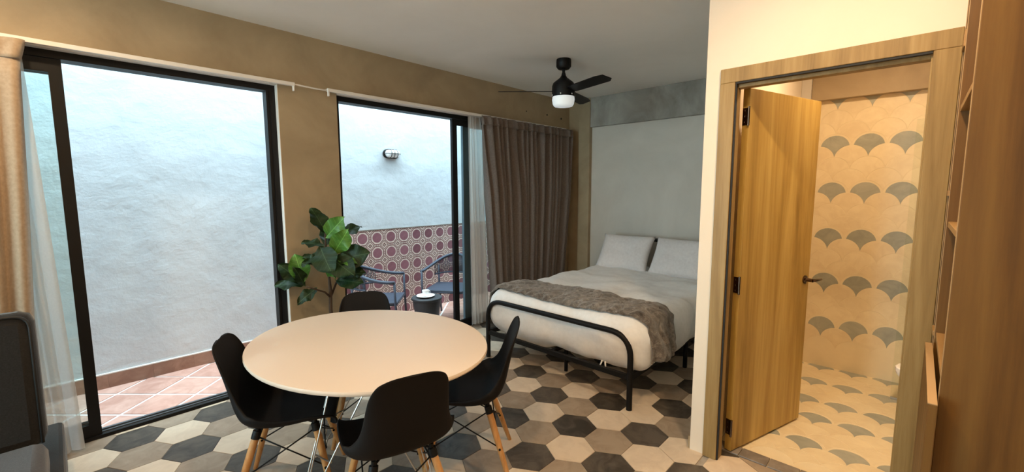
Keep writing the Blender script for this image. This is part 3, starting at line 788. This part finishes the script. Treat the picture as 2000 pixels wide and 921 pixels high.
CH = [((.74, 2.255), (.86, -.505), 'black shell dining chair backing onto the wide window and patio'),
      ((1.49, 1.743), (-.70, .71), 'black shell dining chair backing onto the foot of the bed'),
      ((.972, 1.636), (.28, .96), 'black shell dining chair across the table from the potted fig'),
      ((1.31, 2.52), (-.45, -.89), 'black shell dining chair right in front of the potted fig')]
for i, (c, d, l) in enumerate(CH):
    o = chair if i == 0 else copy_tree(chair); place(o, c, d, l)

# ------------------------------------------------------------------ sofa
sf = empty('sofa', (-1.05, 2.6, 0)); tag(sf, 'charcoal fabric sofa standing before the beige curtain', 'sofa')
MB().box(-.95, .99, -.55, .75, .07, .27).build('base', M['sofa'], sf, bevel=.02)
for x in (-.85, .88):
    for y in (-.48, .68): MB().tube([(x, y, 0), (x, y, .07)], .022, 10).build('foot', M['rubber'], sf)
MB().box(-.95, .945, -.58, .20, .27, .42).build('seat_cushion', M['sofa_seat'], sf, True, 40, bevel=.045)
bk = MB().box(-.95, .945, -.09, .10, .0, .62); bk.xform(Matrix.Translation((0, .30, .36)) @ Matrix.Rotation(math.radians(-7), 4, 'X'))
b_ = bk.build('backrest', M['sofa'], sf, True, 40, bevel=.05)
pp = arc_pts([(.93, -.085, .02), (.93, -.085, .605), (-.93, -.085, .605), (-.93, -.085, .02)], .06, 6)
pi_ = MB().tube(pp, .006, 6).xform(Matrix.Translation((0, .30, .36)) @ Matrix.Rotation(math.radians(-7), 4, 'X')); pi_.build('piping', M['rubber'], b_, True)

# ------------------------------------------------------------------ fiddle leaf fig
fg = empty('potted_fig', (1.43, 3.28, 0)); tag(fg, 'potted fiddle leaf fig with broad green leaves before the pillar', 'plant')
MB().lathe([(.10, 0), (.115, .01), (.15, .28), (.155, .30), (.142, .30), (.135, .27)], n=28).build('planter', M['pot'], fg, True, 50)
MB().lathe([(.134, .255), (.134, .268)], n=24).build('soil', M['soil'], fg)
stem = MB(); stem.tube([(0, 0, .25), (.005, 0, .45), (-.012, .005, .60), (-.008, 0, .75), (-.018, 0, .92), (-.03, 0, 1.08), (-.025, 0, 1.22)], [.017, .015, .014, .013, .010, .008, .006], 10)
stem.tube([(-.012, 0, .70), (-.06, -.02, .75), (-.16, -.04, .80), (-.20, -.04, .82)], [.009, .007, .006, .005], 8)
stem.tube([(-.008, 0, .70), (.05, .02, .80), (.10, .03, .86), (.12, .02, .95)], [.009, .008, .006, .005], 8)
stem.build('trunk', M['bark'], fg, True)
def leafmesh(l, wd, curl, mt='leaf_dark'):
    def fn(u, v):
        s = u; q = v*2-1
        wf = wd*(math.sin(PI*min(1, s**.82))**.75)*(.62 + .55*s) if 0 < s < 1 else 0.0
        wav = .014*math.sin(s*13 + q*2)*abs(q)
        return (q*wf, s*l, curl*l*(s*s)*-.5 + .18*wf*abs(q)**1.5 + wav + .004*math.cos(s*40)*abs(q))
    m = MB().grid(fn, 16, 8).mesh('fig_leaf', M[mt], True); return m
LM = [leafmesh(.22, .075, .35), leafmesh(.25, .105, .25), leafmesh(.17, .055, .5), leafmesh(.22, .085, .30, 'leaf'), leafmesh(.15, .045, .4, 'leaf')]
UPV = Vector((0, 0, 1)); RIGHT = Vector((.69, -.72, 0)); TOC = Vector((-.40, -.92, 0))
LEAVES = [ # attach point (right, toward the room, up), direction, normal hint, mesh
    ((.00,.0,1.20), (-.38,.05,.85), (.55,.75,.3), 0), ((.00,.02,1.17), (.42,.25,.50), (-.1,1,.25), 3), ((.05,.05,1.05), (.42,.22,.68), (-.05,1,.10), 3),
    ((-.02,.02,1.10), (-.88,.1,.33), (.2,.5,.8), 2), ((-.02,.02,1.00), (-.90,.1,.28), (.1,.5,.8), 2), ((-.05,.05,1.10), (.22,.5,-.55), (-.3,.85,.35), 1),
    ((.08,.03,1.00), (.90,.15,.22), (-.2,.95,.25), 1), ((.02,.06,1.02), (.65,.45,-.42), (-.1,.9,.4), 1), ((.08,.07,1.00), (.95,.25,-.02), (.0,.7,.7), 4),
    ((.06,-.03,1.16), (.80,-.35,.40), (.0,.5,.8), 0), ((-.19,.04,.83), (-.22,.12,.95), (.15,1,.05), 3), ((-.20,.03,.82), (-.62,.2,.62), (.3,.8,.4), 0),
    ((-.19,.04,.81), (-.95,.1,.10), (0,.5,.8), 0), ((-.09,.05,.78), (-.55,.5,-.25), (-.2,.8,.5), 2), ((-.19,.04,.80), (-.1,.3,.5), (.6,.6,.3), 2), ((.08,.0,.88), (.90,.2,.15), (0,.6,.7), 0),
    ((.09,.0,.93), (.85,.1,.30), (0,.5,.8), 2), ((.06,.03,.84), (.85,.3,.02), (0,.8,.5), 0), ((.0,.02,.98), (-.60,.4,.15), (0,.5,.8), 2), ((.0,.05,.93), (.25,.7,-.1), (.1,.6,.7), 4),
    ((.0,-.02,1.10), (.1,-.5,.5), (0,.6,.6), 0), ((.02,-.02,.95), (-.2,-.5,.25), (0,.2,1), 0), ((-.02,.02,1.02), (-.7,.35,-.1), (0,.5,.8), 2)]
def lw(v): return RIGHT*v[0] + TOC*v[1] + UPV*v[2]
for a, d, nh, k in LEAVES:
    o = bpy.data.objects.new('leaf', LM[k]); link(o, fg)
    y = lw(d).normalized(); z = lw(nh); z = (z - y*z.dot(y)).normalized(); x = y.cross(z); p = lw(a) + Vector((-.02, 0, 0))
    o.matrix_local = Matrix(((x.x, y.x, z.x, p.x), (x.y, y.y, z.y, p.y), (x.z, y.z, z.z, p.z), (0, 0, 0, 1)))

# ------------------------------------------------------------------ ceiling fan
cf = empty('ceiling_fan', (3.309, 2.459, 0)); tag(cf, 'black three blade ceiling fan with opal light over the bed', 'ceiling fan')
MB().lathe([(.066, CEIL), (.068, 2.69), (.068, 2.645), (.052, 2.625), (.02, 2.62)], n=28).build('canopy', M['fan_black'], cf, True, 40)
MB().tube([(0, 0, 2.63), (0, 0, 2.55)], .014, 12).build('down_rod', M['fan_black'], cf, True, 60)
MB().lathe([(.016, 2.59), (.022, 2.565), (.036, 2.545), (.062, 2.525), (.094, 2.50), (.104, 2.475), (.106, 2.44), (.106, 2.40), (.104, 2.375)], n=32).build('motor_housing', M['fan_black'], cf, True, 40)
MB().lathe([(.101, 2.378), (.104, 2.35), (.097, 2.31), (.085, 2.292), (.04, 2.285)], n=32).build('light_bowl', M['opal'], cf, True, 50)
for k in range(6):
    a = k*PI/3+.4; MB().lathe([(.006, 2.383), (.006, 2.395)], .106*math.cos(a), .106*math.sin(a), 8).build('screw', M['chrome'], cf)
for k in range(3):
    a = math.atan2(.728, -.685) + k*2*PI/3
    pts = [(.09, -.042), (.16, -.058), (.50, -.066), (.585, -.052), (.60, .035), (.56, .062), (.16, .056), (.09, .042)]
    b = MB().prism(pts, -.0035, .0035)
    b.xform(Matrix.Translation((0, 0, 2.425)) @ Matrix.Rotation(a, 4, 'Z') @ Matrix.Rotation(math.radians(-13), 4, 'X'))
    b.build('blade', M['fan_black'], cf)

# ------------------------------------------------------------------ bookcase
bc = empty('bookcase', (2.08, -.28, 0)); tag(bc, 'tall brown wooden bookcase beside the bathroom door', 'bookcase')
Tc = Matrix.Translation((-2.08, .28, 0)); YF = -.085
def bcp(name, mat, b, parent=None, bevel=.0015):
    return MB().box(*b).xform(Tc).build(name, mat, parent or bc, bevel=bevel)
bcp('side_panel', M['walnut'], (1.70, 1.72, -.485, YF, 0, 2.62))
bcp('divider', M['walnut'], (2.305, 2.325, -.485, YF, 0, 2.62))
bcp('side_panel', M['walnut'], (2.425, 2.445, -.485, YF, 0, 2.62))
bcp('back_panel', M['walnut'], (1.72, 2.425, -.495, -.485, 0, 2.62))
bcp('top_board', M['walnut'], (1.70, 2.445, -.485, YF, 2.62, 2.64))
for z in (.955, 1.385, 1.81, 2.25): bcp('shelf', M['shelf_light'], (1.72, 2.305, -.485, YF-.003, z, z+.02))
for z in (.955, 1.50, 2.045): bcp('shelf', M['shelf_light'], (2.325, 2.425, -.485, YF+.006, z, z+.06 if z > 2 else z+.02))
for x in (1.70, 2.305, 2.425): bcp('lit_edge_strip', M['edge'], (x+.001, x+.019, YF, YF+.0015, .02, 2.61), None, 0)  # paler strips paint the light caught by the front edges
bcp('plinth', M['walnut'], (1.72, 2.425, -.15, -.13, 0, .08))
cd = bcp('cabinet_door', M['walnut'], (1.62, 2.275, -.080, -.060, .09, .935))
MB().box(1.62, 2.275, -.080, -.060, .935, .9375).xform(Tc).build('lit_edge_strip', M['edge'], cd)  # lit top of the door painted as a paler strip

# ------------------------------------------------------------------ patio furniture
def make_patio_chair():
    t = empty('patio_chair'); mt = M['patio_metal']
    # local: faces +y, seat height .42
    MB().box(-.25, .25, -.24, .26, .405, .425).build('seat', mt, t, bevel=.01)
    fr = MB()
    MBs = MB().tube([(-.24, .25, .395), (.24, .25, .395), (.22, -.22, .395), (-.22, -.22, .395)], .013, 8, closed=True); MBs.build('seat_frame', mt, t, True)
    for sx in (-1, 1):
        MB().tube([(sx*.275, .27, 0), (sx*.28, .25, .40), (sx*.285, .245, .655)], .0135, 8).build('leg', mt, t, True)
        MB().tube([(sx*.22, -.28, 0), (sx*.22, -.22, .40), (sx*.235, -.24, .66)], .0135, 8).build('leg', mt, t, True)
    def rim(a): # a from 0 (left arm tip) .. 1 (right arm tip)
        th = PI*a; x = -.285*math.cos(th); s = math.sin(th)
        y = .25 - (.25+.30)*min(1, s**.85 if s > 0 else 0); z = .655 + .15*max(0, s)**1.8
        return Vector((x*(1.0 if s < .99 else 1), y, z))
    top = [rim(k/36) for k in range(37)]
    MB().tube(top, .019, 10).build('arm_rail', mt, t, True)
    low = [Vector((p.x*.97, p.y+.012, .56 + .0*p.z)) for p in top[7:30]]
    MB().tube(low, .011, 8).build('lower_rail', mt, t, True)
    g = MB()
    for k in range(7, 30):
        for h in (0, .5):
            a = rim((k+h)/36) if k < 29 or h == 0 else None
            if a is None: continue
            i = k-7; b = low[i].lerp(low[min(i+1, len(low)-1)], h); g.tube([a, b], .0045, 5)
    tag(g.build('rope_back', M['rope'], t, True), kind='stuff')
    return t
pc = make_patio_chair()
pc.location = (2.52, 4.52, PZ); pc.rotation_euler = (0, 0, math.atan2(-.68, .73)-PI/2)
tag(pc, 'slate rope back patio armchair partly behind the fig leaves', 'armchair', 'patio armchairs')
pc2 = copy_tree(pc); pc2.location = (3.47, 4.39, PZ); pc2.rotation_euler = (0, 0, math.atan2(-.55, -.84)-PI/2)
tag(pc2, 'slate rope back patio armchair behind the sliding door frame', 'armchair', 'patio armchairs')
stl = empty('side_table', (2.865, 4.05, PZ)); tag(stl, 'dark tapered drum side table holding a cup on the patio', 'side table')
MB().lathe([(.10, 0), (.105, .01), (.16, .40), (.16, .42)], n=28).build('body', M['stool'], stl, True, 40)
MB().lathe([(.165, .42), (.175, .428), (.175, .445), (.168, .452)], n=32).build('table_top', M['stool'], stl, True, 40)
tz = PZ+.452
sa = MB().lathe([(.045, .004), (.05, .0), (.085, .010), (.105, .018), (.103, .022), (.05, .010), (.0001, .009)], n=28).build('saucer', M['ceramic'], None, True)
sa.location = (2.85, 4.05, tz); tag(sa, 'wide white saucer on the dark patio side table', 'saucer')
cp = empty('cup', (2.85, 4.05, tz+.010)); tag(cp, 'small white cup standing on the saucer outdoors', 'cup')
MB().lathe([(.030, 0), (.034, .004), (.040, .07), (.037, .07), (.031, .008), (.0001, .008)], n=24).build('cup_body', M['ceramic'], cp, True, 50)
MB().tube([(.036, 0, .055), (.058, 0, .055), (.062, 0, .035), (.050, 0, .018), (.035, 0, .018)], .004, 6).build('handle', M['ceramic'], cp, True)

# ------------------------------------------------------------------ recessed lamps
def downlight(x, y, watt, label, z=CEIL):
    t = empty('downlight', (x, y, z)); tag(t, label, 'ceiling lamp', 'recessed ceiling lamps')
    MB().lathe([(.075, 0), (.075, -.006), (.055, -.006), (.055, 0)], n=28, cap=False).build('trim_ring', M['white_paint'], t, True, 30)
    MB().lathe([(.054, -.001), (.054, -.003)], n=24).build('lens', emit('lamp_lens', (1, .75, .45), 6), t)
    L = bpy.data.lights.new('bulb', 'AREA'); L.shape = 'DISK'; L.size = .11; L.energy = watt; L.color = WARM
    o = bpy.data.objects.new('bulb', L); link(o, t); o.location = (0, 0, -.008)
labs = ['recessed warm ceiling lamp before the bathroom door', 'recessed warm ceiling lamp above the sofa end',
        'recessed warm ceiling lamp between table and bookcase']
for (x, y, wt), l in zip(LAMPS, labs): downlight(x, y, wt, l)
downlight(3.35, .15, BATH_W, 'recessed warm ceiling lamp inside the bathroom')

pd = empty('fill_pendant', (-.85, .75, 1.72)); tag(pd, 'unseen fill globe added behind the dining area', 'fill lamp')  # glowing globe added out of view to brighten the ceiling
MB().lathe([(.12*math.sin(PI*k/14)+1e-4, -.12*math.cos(PI*k/14)) for k in range(15)], n=24, cap=False).build('globe', emit('fill_globe', (1, .70, .43), PENDANT_FILL), pd, True)
MB().tube([(0, 0, .12), (0, 0, CEIL-1.72-.03)], .004, 6).build('cable', M['black_metal'], pd, True)
MB().lathe([(.05, CEIL-1.72-.03), (.05, CEIL-1.72)], n=20).build('ceiling_rose', M['black_metal'], pd)
